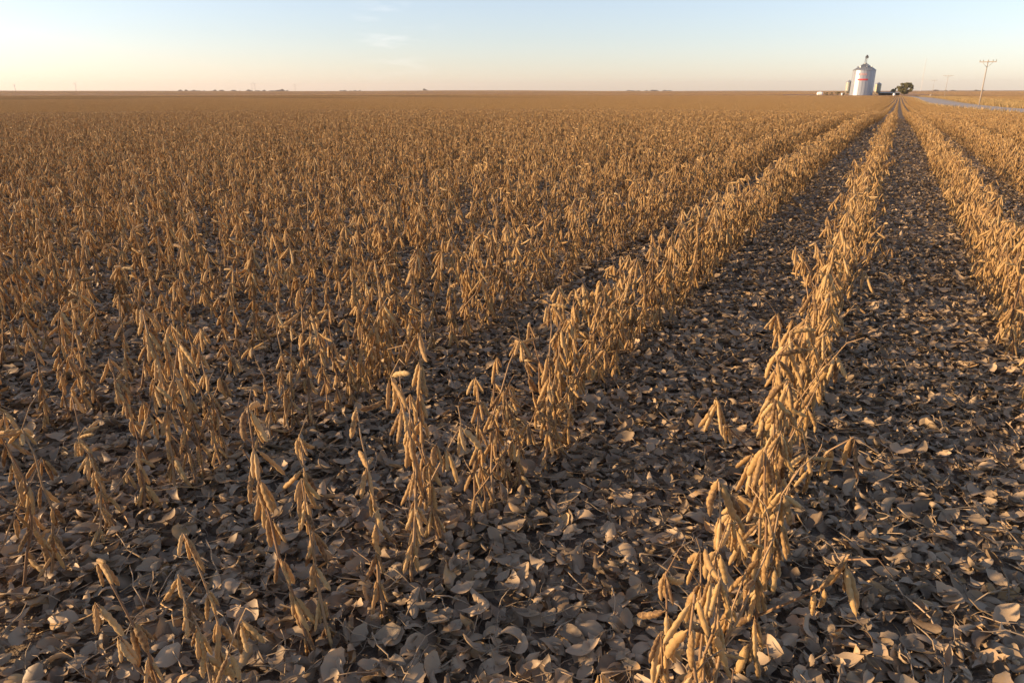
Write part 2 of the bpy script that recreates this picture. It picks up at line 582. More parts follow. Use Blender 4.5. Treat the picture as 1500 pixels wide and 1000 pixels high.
def low_segment(rnd, length, gap, fat, keep, lib):
    g = Geo()
    y = -length / 2
    while y < length / 2:
        st, cl = PLANS[rnd.randrange(6, 14)]
        m = Matrix.Translation((rnd.gauss(0, .03), y, 0)) @ Matrix.Rotation(rnd.uniform(0, 6.28), 4, 'Z') @ Matrix.Scale(rnd.uniform(.85, 1.12), 4)
        for c_ in cl:
            for si, pm, t in c_:
                if rnd.random() > keep: continue
                a = np.array(m @ pm); vs, fs = lib[si]
                g.add(np.array(vs) * fat @ a[:3, :3].T + a[:3, 3], fs, 0, t)
        y += gap * rnd.uniform(.6, 1.4)
    return g


SEG2 = [low_segment(random.Random(100 + i), 2.0, .10, 1.1, .8, POD_LOW) for i in range(5)]
def low_patch(rnd):
    g = Geo(); vs, fs = POD_LOW[0]; vs = np.array(vs)
    for row in range(6):
        y = -6.0
        while y < 6:
            a = rnd.uniform(0, 6.28); sc = rnd.uniform(3.2, 5.2)
            m = np.array(Matrix.Translation((GAP * (row - 2.5) + rnd.gauss(0, .06), y, rnd.uniform(.40, .55))) @ Matrix.Rotation(a, 4, 'Z') @ Matrix.Rotation(rnd.gauss(0, .4), 4, 'Y'))
            g.add((vs * (sc * 1.6, sc * 1.6, sc)) @ m[:3, :3].T + m[:3, 3], fs, 0, rnd.random()); y += rnd.uniform(.25, .6)
    return g


SEG12 = [low_patch(random.Random(300 + i)) for i in range(5)]
SEG4 = [low_segment(random.Random(200 + i), 4.0, .16, 1.7, .42, POD_LOW) for i in range(5)]


def patchiness(x, y):
    r_ = np.hypot(x, y)
    f = np.sin(x / 61 + 1.3 * np.sin(y / 83)) + np.sin(y / 47 + 1.1 * np.sin(x / 119 + 2)) + .7 * np.sin((x + 2.2 * y) / 39)
    v = np.clip((f - .9) / 1.6, 0, 1) * smooth(40, 160, r_) * .55
    a = azim(x, y)
    for r0, w, a0, a1, tl in ((330, 26, -40, -24, 4.), (395, 30, -21, -9, -5.), (470, 40, -36, -2, 1.5)):
        rc = r0 + tl * (a - a0)
        v = np.maximum(v, .85 * np.exp(-((r_ - rc) / w) ** 2) * smooth(a0, a0 + 3, a) * (1 - smooth(a1 - 5, a1, a)))
    return v


def azim(x, y):                     # degrees to the right of the camera's heading
    a = np.degrees(np.arctan2(x, y)) + math.degrees(YAW)
    return (a + 180) % 360 - 180


def scatter(name, classes, mats):
    """ONE object: a geometry-nodes modifier sets its own template pieces on its own points.
    classes: list of (list of Geo, points Nx3, euler Nx3, scale N, pick N)"""
    V, Fc, Mi, T, vid = [], [], [], [], []
    k = 0; rng = []
    for geos, *_ in classes:
        ids = []
        for gg in geos:
            o = len(V); V.extend(gg.v); Fc.extend([tuple(i + o for i in f) for f in gg.f]); Mi.extend(gg.m); T.extend(gg.t)
            vid.extend([k] * len(gg.v)); ids.append(k); k += 1
        rng.append(ids)
    nv = len(V)
    P = [np.array(V)]; rot = [np.zeros((nv, 3))]; scl = [np.ones(nv)]; pick = [np.zeros(nv, int)]; vids = [np.array(vid)]
    for c_, (geos, pts, eu, sc, pk) in enumerate(classes):
        P.append(pts); rot.append(eu); scl.append(sc); pick.append(pk); vids.append(np.full(len(pts), -1 - c_))
    P = np.concatenate(P)
    me = bpy.data.meshes.new(name)
    me.from_pydata(P.tolist(), [], Fc)
    for m in mats: me.materials.append(m)
    me.polygons.foreach_set('material_index', Mi)
    me.polygons.foreach_set('use_smooth', [True] * len(Fc))

    def attr(n, ty, data, key):
        a = me.attributes.new(n, ty, 'POINT'); a.data.foreach_set(key, np.ascontiguousarray(data).ravel())
    attr('tint', 'FLOAT', np.concatenate([np.array(T), np.zeros(len(P) - nv)]).astype(np.float32), 'value')
    attr('vid', 'INT', np.concatenate(vids).astype(np.int32), 'value')
    attr('pick', 'INT', np.concatenate(pick).astype(np.int32), 'value')
    attr('rot', 'FLOAT_VECTOR', np.concatenate(rot).astype(np.float32), 'vector')
    attr('scl', 'FLOAT', np.concatenate(scl).astype(np.float32), 'value')
    pc = patchiness(P[:, 0], P[:, 1]); pc[:nv] = 0
    attr('patch', 'FLOAT', pc.astype(np.float32), 'value')
    me.update()
    o = link(name, me)
    ng = bpy.data.node_groups.new(name, 'GeometryNodeTree')
    ng.interface.new_socket('Geometry', in_out='INPUT', socket_type='NodeSocketGeometry')
    ng.interface.new_socket('Geometry', in_out='OUTPUT', socket_type='NodeSocketGeometry')
    N, L = ng.nodes, ng.links
    gi = N.new('NodeGroupInput'); go = N.new('NodeGroupOutput')
    jn = N.new('GeometryNodeJoinGeometry')

    def named(n, ty):
        a = N.new('GeometryNodeInputNamedAttribute'); a.data_type = ty; a.inputs['Name'].default_value = n
        return a.outputs['Attribute']
    av = named('vid', 'INT')

    def pickout(v):
        cp = N.new('FunctionNodeCompare'); cp.data_type = 'INT'; cp.operation = 'EQUAL'
        L.new(av, cp.inputs[2]); cp.inputs[3].default_value = v
        s = N.new('GeometryNodeSeparateGeometry'); s.domain = 'POINT'
        L.new(gi.outputs[0], s.inputs[0]); L.new(cp.outputs[0], s.inputs[1])
        return s.outputs[0]
    for c_, ids in enumerate(rng):
        g2i = N.new('GeometryNodeGeometryToInstance')
        for i in ids: L.new(pickout(i), g2i.inputs[0])
        ip = N.new('GeometryNodeInstanceOnPoints')
        L.new(pickout(-1 - c_), ip.inputs['Points']); L.new(g2i.outputs[0], ip.inputs['Instance'])
        ip.inputs['Pick Instance'].default_value = True
        L.new(named('pick', 'INT'), ip.inputs['Instance Index'])
        e = N.new('FunctionNodeEulerToRotation'); L.new(named('rot', 'FLOAT_VECTOR'), e.inputs[0]); L.new(e.outputs[0], ip.inputs['Rotation'])
        L.new(named('scl', 'FLOAT'), ip.inputs['Scale'])
        L.new(ip.outputs[0], jn.inputs[0])
    L.new(jn.outputs[0], go.inputs[0])
    md = o.modifiers.new('scatter', 'NODES'); md.node_group = ng
    return o


# ---- where every plant of the field stands


# plants read off the photograph: (row, base pixel, top pixel)
SET = [(-1, (285, 1150), (140, 812)), (-1, (345, 1120), (268, 775)), (-1, (458, 962), (362, 592)), (-1, (566, 925), (522, 590)),
       (-1, (639, 824), (612, 482)), (-1, (691, 787), (697, 548)), (-1, (723, 758), (762, 492)), (-1, (770, 715), (745, 560)), (-1, (795, 696), (805, 440)),
       (-1, (832, 668), (836, 470)),
       (-2, (86, 849), (4, 600)), (-2, (172, 800), (103, 572)), (-2, (265, 735), (207, 445)), (-2, (338, 692), (292, 478)), (-2, (395, 668), (368, 505)),
       (-2, (455, 640), (440, 420)), (-2, (505, 612), (482, 450)),
       (-1, (745, 735), (727, 520)), (-1, (605, 872), (572, 545)), (-1, (815, 682), (775, 470)), (-2, (220, 765), (158, 520)), (-2, (302, 712), (250, 470)), (-2, (425, 655), (405, 455)), (-2, (482, 625), (462, 460))]
plants = []        # x, y, plan, rotz, tilt(vec), scale, row
setmax = {}
for i, (row, b, t) in enumerate(SET):
    p = hit(*b)
    w = float((p - EYEP) @ FWD)
    d = ray(*t); q = EYEP + d * (w / float(d @ FWD))
    v = q - p
    H = np.linalg.norm(v)
    plants.append([p[0], p[1], i % 8, RNG.uniform(0, 6.28), v / H, H / 0.485, row])
    if i % 5 not in (0, 3):              # a second, shorter plant close by
        v2 = v / H + np.array([RNG.normal(0, .10), RNG.normal(0, .10), 0]); v2 /= np.linalg.norm(v2)
        plants.append([p[0] + RNG.normal(0, .02), p[1] + RNG.choice([-1, 1]) * RNG.uniform(.03, .07), (i * 3 + 1) % 8, RNG.uniform(0, 6.28), v2, H / 0.485 * RNG.uniform(.68, .9), row])
    setmax[row] = max(setmax.get(row, 0), p[1])
for k in range(-140, 40):
    X = ROW0 + GAP * k
    y = 0.2 + RNG.uniform(0, .1)
    if k == 0: y = .60
    while y < 72:
        r_ = math.hypot(X, y); a = azim(X, y)
        if k == 0: gap, dense = .080, .6
        elif k == -1: gap, dense = (.07, .5) if y < 2.6 else (.060, .85)
        elif k > 0: gap, dense = .072, .9
        else: gap, dense = (.072, .4) if r_ < 9 else (.060, .6)
        ok = (abs(a) < 43) or (r_ < 7 and -115 < a < 43)
        if k in setmax and y < setmax[k] + .08: ok = ok and abs(a) > 38 and y < 1.2
        if r_ < 0.58 or (k != 0 and r_ < 1.1 and abs(a) < 50): ok = False
        if k == 0 and y < .6: ok = False
        if k == 1 and y < .6: ok = False
        if ok and r_ < 62 + RNG.normal(0, 4):
            pl = int(RNG.integers(8, 14)) if RNG.random() < dense else int(RNG.integers(0, 8))
            ln = RNG.normal(0, .10, 2)
            ln *= (.55 if RNG.random() > .2 else 2.2) if k == 0 else .75
            v = np.array([ln[0] + 0.02, ln[1], 1.0]); v /= np.linalg.norm(v)
            plants.append([X + RNG.normal(0, .014 if k == 0 else .022), y, pl, RNG.uniform(0, 6.28), v, RNG.uniform(.86, 1.15), k])
        y += gap * RNG.uniform(.55, 1.45)
info = []
for i, p in enumerate(plants):
    zt = float(terrain(p[0], p[1]))
    u, v, w = project((p[0], p[1], zt + .3)); u2, v2, w2 = project((p[0], p[1], zt + .47))
    inside = w > 0.3 and -20 < u < 1520 and v2 < 1010
    info.append((w if inside else 1e9, i))
info.sort()
IND = [i for w, i in info[:300] if w < 1e8]
INDSET = set(IND)
print('PLANTS', len(plants), 'cut', info[299][0], info[80][0])


def orient(rz, v):
    return (Vector((0, 0, 1)).rotation_difference(Vector(v)).to_matrix() @ Matrix.Rotation(rz, 3, 'Z')).to_euler()


ORD = ['nearest', 'second nearest', 'third nearest', 'fourth nearest', 'fifth nearest', 'sixth nearest', 'seventh nearest', 'eighth nearest', 'ninth nearest', 'tenth nearest', 'eleventh nearest', 'twelfth nearest']
NTH = ['', 'first', 'second', 'third', 'fourth', 'fifth', 'sixth', 'seventh', 'eighth', 'ninth', 'tenth', 'eleventh', 'twelfth', 'thirteenth', 'fourteenth', 'fifteenth']


def row_phrase(k):
    if k == 0: return 'the middle row'
    return '%s row %s of middle' % (NTH[min(abs(k), 15)], 'left' if k < 0 else 'right')


PROTO = {}


def make_plant(plan, hi):
    root = bpy.data.objects.new('soybean_plant', None); C.objects.link(root)
    root.empty_display_size = 0.1
    st, cl = PLANS[plan]
    link('stem', STEM_HI[plan] if hi else STEM_MID[plan], root)
    if hi:
        for c_ in cl:
            for si, m, t in c_:
                o = link('pod', POD_HI[si], root); o.matrix_local = m
    else:
        for cm in CLUSTER_MID[plan]: link('pod_cluster', cm, root)
    return root


byrow = {}
for i in IND: byrow.setdefault(plants[i][6], []).append(i)
rank = {}
for k, l in byrow.items():
    l.sort(key=lambda i: math.hypot(plants[i][0], plants[i][1]))
    for n, i in enumerate(l): rank[i] = n
HI_N = 84
for n, i in enumerate(IND):
    x, y, pl, rz, v, sc, k = plants[i]
    hi = n < HI_N
    key = (pl, hi)
    if key not in PROTO:
        o = PROTO[key] = make_plant(pl, hi)
    else:
        o = copy_tree(PROTO[key])
    o.location = (x, y, float(terrain(x, y)) - .004); o.rotation_euler = orient(rz, v); o.scale = (min(max(sc, .9), 1.1),) * 2 + (sc,)
    look = 'leaning' if abs(v[0]) > .17 else ('tall' if sc > 1.04 else ('short' if sc < .88 else 'upright'))
    if rank[i] < len(ORD):
        lab = '%s soybean plant, %s and podded, in the %s' % (ORD[rank[i]], look, row_phrase(k).replace('the ', ''))
    else:
        lab = 'dry podded soybean plant in the crowded farther stretch of the %s' % row_phrase(k).replace('the ', '')
    tag(o, lab, 'soybean plant', 'soybean plants of ' + row_phrase(k))

# ---- the rest of the crop as one mass
rest = [plants[i] for i in range(len(plants)) if i not in INDSET]
pa = np.array([(p[0], p[1]) for p in rest])
pz = terrain(pa[:, 0], pa[:, 1])
pp = np.column_stack([pa, pz - .004])
pe = np.array([tuple(orient(p[3], p[4])) for p in rest])
ps = np.array([p[5] for p in rest]); pk = np.array([p[2] for p in rest])


def segments(r0, r1, length, GAP=GAP):
    P = []
    for k in range(int(-r1 / GAP) - 1, int(r1 * .25 / GAP)):
        X = ROW0 + GAP * k
        ys = np.arange(0.0, r1, length) + length / 2
        xs = np.full_like(ys, X)
        rr = np.hypot(xs, ys); a = azim(xs, ys)
        lim = road_x(ys) - HALF - 2.2
        rj = rr + RNG.normal(0, .06, len(rr)) * r0
        ok = (rj >= r0) & (rr < r1 * 1.0) & (np.abs(a) < 41) & ((xs < lim) | (xs > lim + 2 * HALF + 28))
        ok &= ~farm(xs, ys)
        P.append(np.column_stack([xs[ok], ys[ok]]))
    P = np.concatenate(P)
    n = len(P)
    P = P + np.column_stack([RNG.normal(0, .02, n), RNG.normal(0, .1, n)])
    keep = RNG.random(n) > 0.012
    P = P[keep]; n = len(P)
    z = terrain(P[:, 0], P[:, 1])
    e = np.zeros((n, 3)); e[:, 2] = np.where(RNG.random(n) < .5, 0, math.pi)
    return np.column_stack([P, z]), e, RNG.uniform(.92, 1.1, n), RNG.integers(0, 5, n)


SILO_R = 620.0


def farm(x, y):
    r_ = np.hypot(x, y); a = np.degrees(np.arctan2(x, y))
    a0 = -7.5
    return (r_ > SILO_R - 24) & (r_ < SILO_R + 70) & (a > a0) & (x < road_x(y) + 8)


s2 = segments(62, 170, 2.0); s4 = segments(170, 760, 4.0); s12 = segments(760, 2300, 12.0, GAP * 6)
keep2 = pa[:, 0] < road_x(pa[:, 1]) - HALF - 2
o = scatter('soybean_crop', [(WHOLE, pp[keep2], pe[keep2], ps[keep2], pk[keep2]), (SEG2, *s2), (SEG4, *s4), (SEG12, *s12)], [M_POD, M_STEM])
tag(o, 'dry golden brown soybean crop filling the field as far as the skyline', 'crop', kind='stuff')
print('SEGS', len(pp), len(s2[0]), len(s4[0]), len(s12[0]))

# far crop beyond what reads as plants
g = Geo()
vs, fs = polar_sheet(560, 6500, 90, YAW - R(52), YAW + R(52), 260, 0.42)
g.add(vs, fs)
tag(link('far_crop', g.mesh('far_crop', [M_CROP])), 'far reddish brown cropland rising to the skyline', 'crop', kind='stuff')


# ------------------------------------------------------------------ fallen leaves
def leaf_geo(rnd, L, W, curl, fold, twist):
    g = Geo(); nu, nv_ = 8, 5
    vs, fs = [], []
    wob = [rnd.gauss(0, .09) for _ in range(nv_)]
    tear = [[rnd.uniform(.62, 1.08) if rnd.random() < .45 else 1.0 for _ in range(2)] for _ in range(12)]
    for i in range(nu + 1):
        t = i / nu
        w = W * (math.sin(math.pi * min(1, t * .97 + .03)) ** 0.75) * (1.15 - .45 * t) * .5
        ang = curl * (t - .5)
        for j in range(nv_):
            s = (j / (nv_ - 1) - .5) * 2
            if j in (0, nv_ - 1): s *= tear[i][0 if j == 0 else 1]
            x = s * w * math.cos(fold * abs(s)); zz = abs(s) * w * math.sin(fold * abs(s)) + .10 * W * wob[j] * math.sin(t * 7 + j * 2)
            yy = (t - .5) * L
            if abs(curl) > .05:
                rad = L / curl
                yy = math.sin(ang) * (rad - zz); zc = rad - math.cos(ang) * (rad - zz)
            else: zc = zz
            tw = twist * (t - .5)
            vs.append((x * math.cos(tw) - zc * math.sin(tw), yy, x * math.sin(tw) + zc * math.cos(tw)))
    for i in range(nu):
        for j in range(nv_ - 1):
            a = i * nv_ + j
            fs.append((a, a + 1, a + nv_ + 1, a + nv_))
    g.add(vs, fs)
    return g


rl = random.Random(77)
LEAVES = []
for i in range(14):
    LEAVES.append(leaf_geo(rl, rl.uniform(.042, .072), rl.uniform(.028, .046), rl.choice([-1, 1]) * rl.uniform(.4, 3.0), rl.uniform(-.5, 1.2), rl.uniform(-1.3, 1.3)))
for i in range(3):
    g = Geo(); pts = [(0, -.06, 0)]
    for j in range(5): pts.append((pts[-1][0] + rl.gauss(0, .008), pts[-1][1] + .026, pts[-1][2] + rl.gauss(0, .005)))
    g.tube(pts, [.0016] * 3 + [.0012] * 3, 4); LEAVES.append(g)

Ls, Es, Ss, Ks = [], [], [], []
for r0, r1, dens, big in ((0.6, 3.6, 3200, 1.0), (3.6, 6.5, 1900, 1.05), (6.5, 13, 650, 1.15), (13, 28, 200, 1.35), (28, 60, 45, 1.5)):
    n = int(dens * (r1 * r1 - r0 * r0) * R(86) / 2)
    r_ = np.sqrt(RNG.uniform(r0 * r0, r1 * r1, n)); a = R(-43) + R(86) * RNG.random(n) - YAW
    x, y = np.sin(a) * r_, np.cos(a) * r_
    ph = (x - ROW0) / GAP; offr = np.abs(ph - np.round(ph)) * GAP
    z = terrain(x, y) + RNG.random(n) ** 1.3 * .032 + .012 * np.exp(-(offr / .14) ** 2) + .004
    tl = RNG.normal(0, .32, (n, 2)); fl = RNG.random(n) < .4
    e = np.column_stack([tl[:, 0] + np.where(fl, math.pi, 0), tl[:, 1], RNG.uniform(0, 6.28, n)])
    Ls.append(np.column_stack([x, y, z])); Es.append(e); Ss.append((.42 + .85 * RNG.random(n) ** 1.6) * 1.02 * big)
    pkx = RNG.integers(0, 14, n); tw = RNG.random(n) < .02; pkx[tw] = RNG.integers(14, 17, tw.sum()); Ks.append(pkx)
o = scatter('fallen_leaves', [(LEAVES, np.concatenate(Ls), np.concatenate(Es), np.concatenate(Ss), np.concatenate(Ks))], [M_LEAF])
tag(o, 'curled grey brown leaves covering the ground between the rows', 'leaf litter', kind='stuff')
print('LEAVES', sum(len(q) for q in Ls))

# ------------------------------------------------------------------ farmstead
def px_at(px, py_base, r_):
    return at(px, r_)


SP = at(1261.6, SILO_R)
K = ppm(SP + np.array([0, 0, 8]))
print('silo ppm', K, 'base px', project(SP))
FACE = math.atan2(-SP[1], -SP[0])          # towards the camera
W2 = 15.1 / K; WALL = 35.0 / K
silo = empty('grain_bin', SP, 'tall silvery grain bin with a red band and cone roof, by the farm trees', 'grain bin')
g = Geo(); prof = [(W2, -1.0)]
nr = 40
for i in range(nr + 1):
    z = WALL * i / nr
    prof.append((W2 + (.05 if i % 2 else 0), z))
g.lathe(prof, 72); link('wall', g.mesh('wall', [M_STEEL]), silo)
g = Geo()
for k in range(24):
    q = 2 * math.pi * k / 24
    g.box((math.cos(q) * (W2 + .09), math.sin(q) * (W2 + .09), WALL / 2), (.10, .22, WALL - .1), 0, q)
st = link('stiffeners', g.mesh('stiffeners', [M_STEEL], False), silo)
g = Geo(); RH = 9.3 / K
g.lathe([(W2 + .35, WALL - .12), (W2 + .35, WALL), (W2 * .55, WALL + RH * .5), (1.1, WALL + RH * .97), (1.1, WALL + RH * 1.08), (.1, WALL + RH * 1.12)], 72)
for k in range(36):
    q = 2 * math.pi * k / 36
    g.tube([(math.cos(q) * (W2 + .3), math.sin(q) * (W2 + .3), WALL + .08), (math.cos(q) * 1.2, math.sin(q) * 1.2, WALL + RH * .97)], .10, 4)
roof = link('roof', g.mesh('roof', [M_ROOF], False), silo)
g = Geo()
q = FACE + .25
for k in range(5):
    qq = q + .9 * (k - 2)
    g.box((math.cos(qq) * W2 * .62, math.sin(qq) * W2 * .62, WALL + RH * .5), (1.1, 1.0, 1.0), 0, qq)
link('vent', g.mesh('vent', [M_ROOF], False), roof)


def wall_patch(g, a0, a1, z0, z1, off=.16, n=20):
    vs, fs = [], []
    for i in range(n + 1):
        q = a0 + (a1 - a0) * i / n
        for r_ in (W2 + off, W2 + off + .05):
            for z in (z0, z1): vs.append((math.cos(q) * r_, math.sin(q) * r_, z))
    for i in range(n):
        o_ = 4 * i
        fs += [(o_ + 2, o_ + 6, o_ + 7, o_ + 3), (o_, o_ + 1, o_ + 5, o_ + 4), (o_ + 1, o_ + 3, o_ + 7, o_ + 5), (o_, o_ + 4, o_ + 6, o_ + 2)]
    fs += [(0, 2, 3, 1), (4 * n, 4 * n + 1, 4 * n + 3, 4 * n + 2)]
    g.add(vs, fs)


# photo x runs with decreasing angle about the vertical seen from the camera
g = Geo(); wall_patch(g, FACE - .50, FACE + .42, WALL * .605, WALL * .665)
link('red_band', g.mesh('red_band', [M_RED], False), silo)
g = Geo()
for k in range(6):
    a0 = FACE - .46 + k * .13
    wall_patch(g, a0, a0 + .075, WALL * .80, WALL * (.87 if k % 2 else .89), n=3)
link('lettering', g.mesh('lettering', [M_PINK], False), silo)
g = Geo(); q = FACE + 2.2
# leg tower rising from the roof apex
LT = WALL + RH + 8.2 / K
for sx in (-.45, .45):
    for sy in (-.45, .45):
        g.tube([(sx * 1.7, sy * 1.7, WALL + RH * .9), (sx, sy, LT)], .13, 4)
for k in range(7):
    z = WALL + RH + (LT - WALL - RH) * k / 7; h_ = (LT - WALL - RH) / 7; f_ = 1.7 - .7 * k / 7; f2 = 1.7 - .7 * (k + 1) / 7
    for (ax, ay), (bx, by) in (((-.45, -.45), (.45, -.45)), ((.45, -.45), (.45, .45)), ((.45, .45), (-.45, .45)), ((-.45, .45), (-.45, -.45))):
        g.tube([(ax * f_, ay * f_, z), (bx * f2, by * f2, z + h_)], .08, 4)
tw = link('leg_tower', g.mesh('leg_tower', [M_ROOF], False), silo)
g = Geo(); g.box((.35, .2, LT + .1), (2.1, 1.3, 1.5)); g.lathe([(.65, -.9), (.75, 0), (.45, .8)], 12, 0, (.35, .2, LT + .9))
link('leg_head', g.mesh('leg_head', [M_DARK], False), tw)
g = Geo()
for k in range(2):
    qq = FACE - .85 - k * .05
    g.tube([(math.cos(qq) * (W2 + .45), math.sin(qq) * (W2 + .45), 0), (math.cos(qq) * (W2 + .45), math.sin(qq) * (W2 + .45), WALL + .6)], .06, 4)
for k in range(40):
    z = WALL * (k + .5) / 40
    a, b = FACE - .85, FACE - .90
    g.tube([(math.cos(a) * (W2 + .45), math.sin(a) * (W2 + .45), z), (math.cos(b) * (W2 + .45), math.sin(b) * (W2 + .45), z)], .04, 4)
link('ladder', g.mesh('ladder', [M_ROOF], False), silo)


def small_bin(px, r_, wpx, hpx, label, m, hop=False):
    p = at(px, r_); k = ppm(p + np.array([0, 0, 5]))
    w, h = wpx / k / 2, hpx / k
    o = empty('hopper_bin', p, label, 'grain bin')
    z0 = h * .30
    g = Geo(); pr = [(w * .25, z0 * .55), (w, z0)] + [(w + (.03 if i % 2 else 0), z0 + (h * .86 - z0) * i / 14) for i in range(1, 15)]
    g.lathe(pr, 32); link('wall', g.mesh('wall', [m]), o)
    g = Geo(); g.lathe([(w + .15, h * .855), (w + .15, h * .875), (.35, h), (.35, h * 1.04), (.05, h * 1.05)], 32); link('roof', g.mesh('roof', [M_ROOF], False), o)
    for q in range(6):
        a = q * math.pi / 3
        g = Geo(); g.tube([(math.cos(a) * w * .98, math.sin(a) * w * .98, -1), (math.cos(a) * w * .98, math.sin(a) * w * .98, z0 + .3)], .14, 6)
        link('leg', g.mesh('leg', [M_BIN]), o)
    return o


small_bin(1242.0, SILO_R + 22, 8.2, 21, 'small grey green bin half hidden on the left of the silvery bin', M_BIN)
small_bin(1285.2, SILO_R + 16, 8.2, 18.5, 'small tan bin standing just right of the silvery bin', M_TANBIN)

# white tank on saddles
p = at(1201.5, SILO_R - 6); k = ppm(p)
tank = empty('storage_tank', p, 'white rounded storage tank lying left of the silvery grain bin', 'tank', rz=YAW + R(-22))
lt, rt = 8.6 / k, 2.5 / k
g = Geo(); pr = []
for i in range(9):
    q = -math.pi / 2 + math.pi / 2 * i / 8; pr.append((max(.02, rt * math.cos(q)), -lt / 2 + rt * .7 + rt * .7 * math.sin(q)))
for i in range(9):
    q = math.pi / 2 * i / 8; pr.append((max(.02, rt * math.cos(q)), lt / 2 - rt * .7 + rt * .7 * math.sin(q)))
g.lathe(pr, 28)
g.v = [(z, y, x + rt * 1.12) for x, y, z in g.v]; g.f = [f[::-1] for f in g.f]
link('vessel', g.mesh('vessel', [M_WHITE]), tank)
for s in (-1, 1):
    g = Geo(); g.box((s * lt * .28, 0, rt * .25), (.25, rt * 1.5, rt * .9)); link('saddle', g.mesh('saddle', [M_DARK], False), tank)
g = Geo(); g.lathe([(.28, 0), (.28, .35), (.1, .45)], 14, 0, (0, 0, rt * 2.1)); link('dome_cap', g.mesh('dome_cap', [M_WHITE]), tank)


# trees and bushes
def tree(name, px, r_, wpx, hpx, label, cat, group=None, leafm=M_TREE, n=2600, leaf=.42, seed=1, clumps=26, trunk_frac=.22, crown='crown'):
    rn = random.Random(seed); ra = np.random.default_rng(seed)
    p = at(px, r_); k = ppm(p + np.array([0, 0, 3]))
    w, h = wpx / k / 2, hpx / k
    o = empty(name, p, label, cat, group)
    g = Geo(); top = h * .7
    g.tube([(0, 0, -.3), (rn.gauss(0, .1), rn.gauss(0, .1), h * trunk_frac), (rn.gauss(0, .3), rn.gauss(0, .3), top)], [h * .035, h * .028, h * .008], 8)
    cents = []
    for i in range(clumps):
        q = rn.uniform(0, 6.28); rr = w * math.sqrt(rn.random()) * .82; zz = h * (trunk_frac + (1 - trunk_frac) * rn.uniform(.12, .88))
        lim = math.sqrt(max(0.05, 1 - ((zz / h - .55) / .55) ** 2)); rr *= lim
        c_ = np.array([rr * math.cos(q), rr * math.sin(q), zz]); cents.append((c_, rn.uniform(.18, .32) * min(w, h * .6)))
        z0 = h * trunk_frac + (zz - h * trunk_frac) * .3
        g.tube([(0, 0, z0), c_ * np.array([.6, .6, 1]) + np.array([0, 0, (z0 - zz) * .3]), c_], [h * .012, h * .008, h * .003], 5)
    link('trunk', g.mesh('trunk', [M_BARK]), o)
    g = Geo()
    for i in range(n):
        c_, rad = cents[i % clumps]
        d = ra.normal(0, 1, 3); d /= np.linalg.norm(d); q = c_ + d * rad * ra.random() ** .4 * np.array([1, 1, .8])
        if q[2] < .1: q[2] = .1
        u = ra.normal(0, 1, 3); u /= np.linalg.norm(u); v = np.cross(u, ra.normal(0, 1, 3)); v /= np.linalg.norm(v)
        s = leaf * ra.uniform(.6, 1.3)
        g.add([q - u * s, q - v * s * .6, q + u * s, q + v * s * .6], [(0, 1, 2, 3)], 0, ra.random())
    link(crown, g.mesh(crown, [leafm], False), o)
    return o


tree('farm_tree', 1325, SILO_R - 4, 25, 18.5, 'big rounded green tree at the end of the rows, right of the farm', 'tree', seed=4, n=5200, leaf=.40, clumps=40, trunk_frac=.12)
tree('farm_tree', 1309, SILO_R + 10, 10, 12, 'smaller pale tree just left of the big rounded tree', 'tree', seed=9, n=1500, leaf=.34, clumps=14, trunk_frac=.2)
for i, (px, w, h, lab) in enumerate([(1211, 9, 4.6, 'leftmost low dark bush between the white tank and grain bin'), (1219, 8, 4.4, 'low dark bush in the middle between white tank and grain bin'),
                                     (1228, 9, 5.6, 'low dark bush nearest the left side of the grain bin'), (1236, 6, 5.0, 'small bush touching the left foot of the grain bin'),
                                     (1290, 7, 5.5, 'low bush under the tan bin, before the dark shed')]):
    tree('bush', px, SILO_R + 4, w, h, lab, 'bush', 'low bushes round the farm', seed=20 + i, n=700, leaf=.22, clumps=9, trunk_frac=.05)

# dark open shed, and small things in the yard
p = at(1303, SILO_R + 6); k = ppm(p)
rz = YAW - R(26)
shed = empty('machine_shed', p, 'long low dark machine shed between the tan bin and tree', 'shed', rz=rz)
L_, H_, D_ = 27 / k, 5.2 / k, 7.0
g = Geo(); g.box((0, D_ / 2, H_ * .4), (L_, .2, H_ * .8)); g.box((-L_ / 2, 0, H_ * .4), (.2, D_, H_ * .8)); g.box((L_ / 2, 0, H_ * .4), (.2, D_, H_ * .8))
for q in range(6): g.box((-L_ / 2 + .3 + (L_ - .6) * q / 5, -D_ / 2, H_ * .4), (.22, .22, H_ * .8))
link('wall', g.mesh('wall', [M_DARK], False), shed)
g = Geo(); a = L_ / 2 + .4; d = D_ / 2 + .4
g.add([(-a, -d, H_ * .8), (a, -d, H_ * .8), (a, 0, H_ * 1.05), (-a, 0, H_ * 1.05), (-a, d, H_ * .8), (a, d, H_ * .8),
       (-a, -d, H_ * .76), (a, -d, H_ * .76), (a, d, H_ * .76), (-a, d, H_ * .76)],
      [(0, 1, 2, 3), (3, 2, 5, 4), (7, 6, 9, 8), (6, 7, 1, 0), (8, 9, 4, 5), (0, 3, 4, 9, 6), (1, 7, 8, 5, 2)])
link('roof', g.mesh('roof', [M_BIN], False), shed)

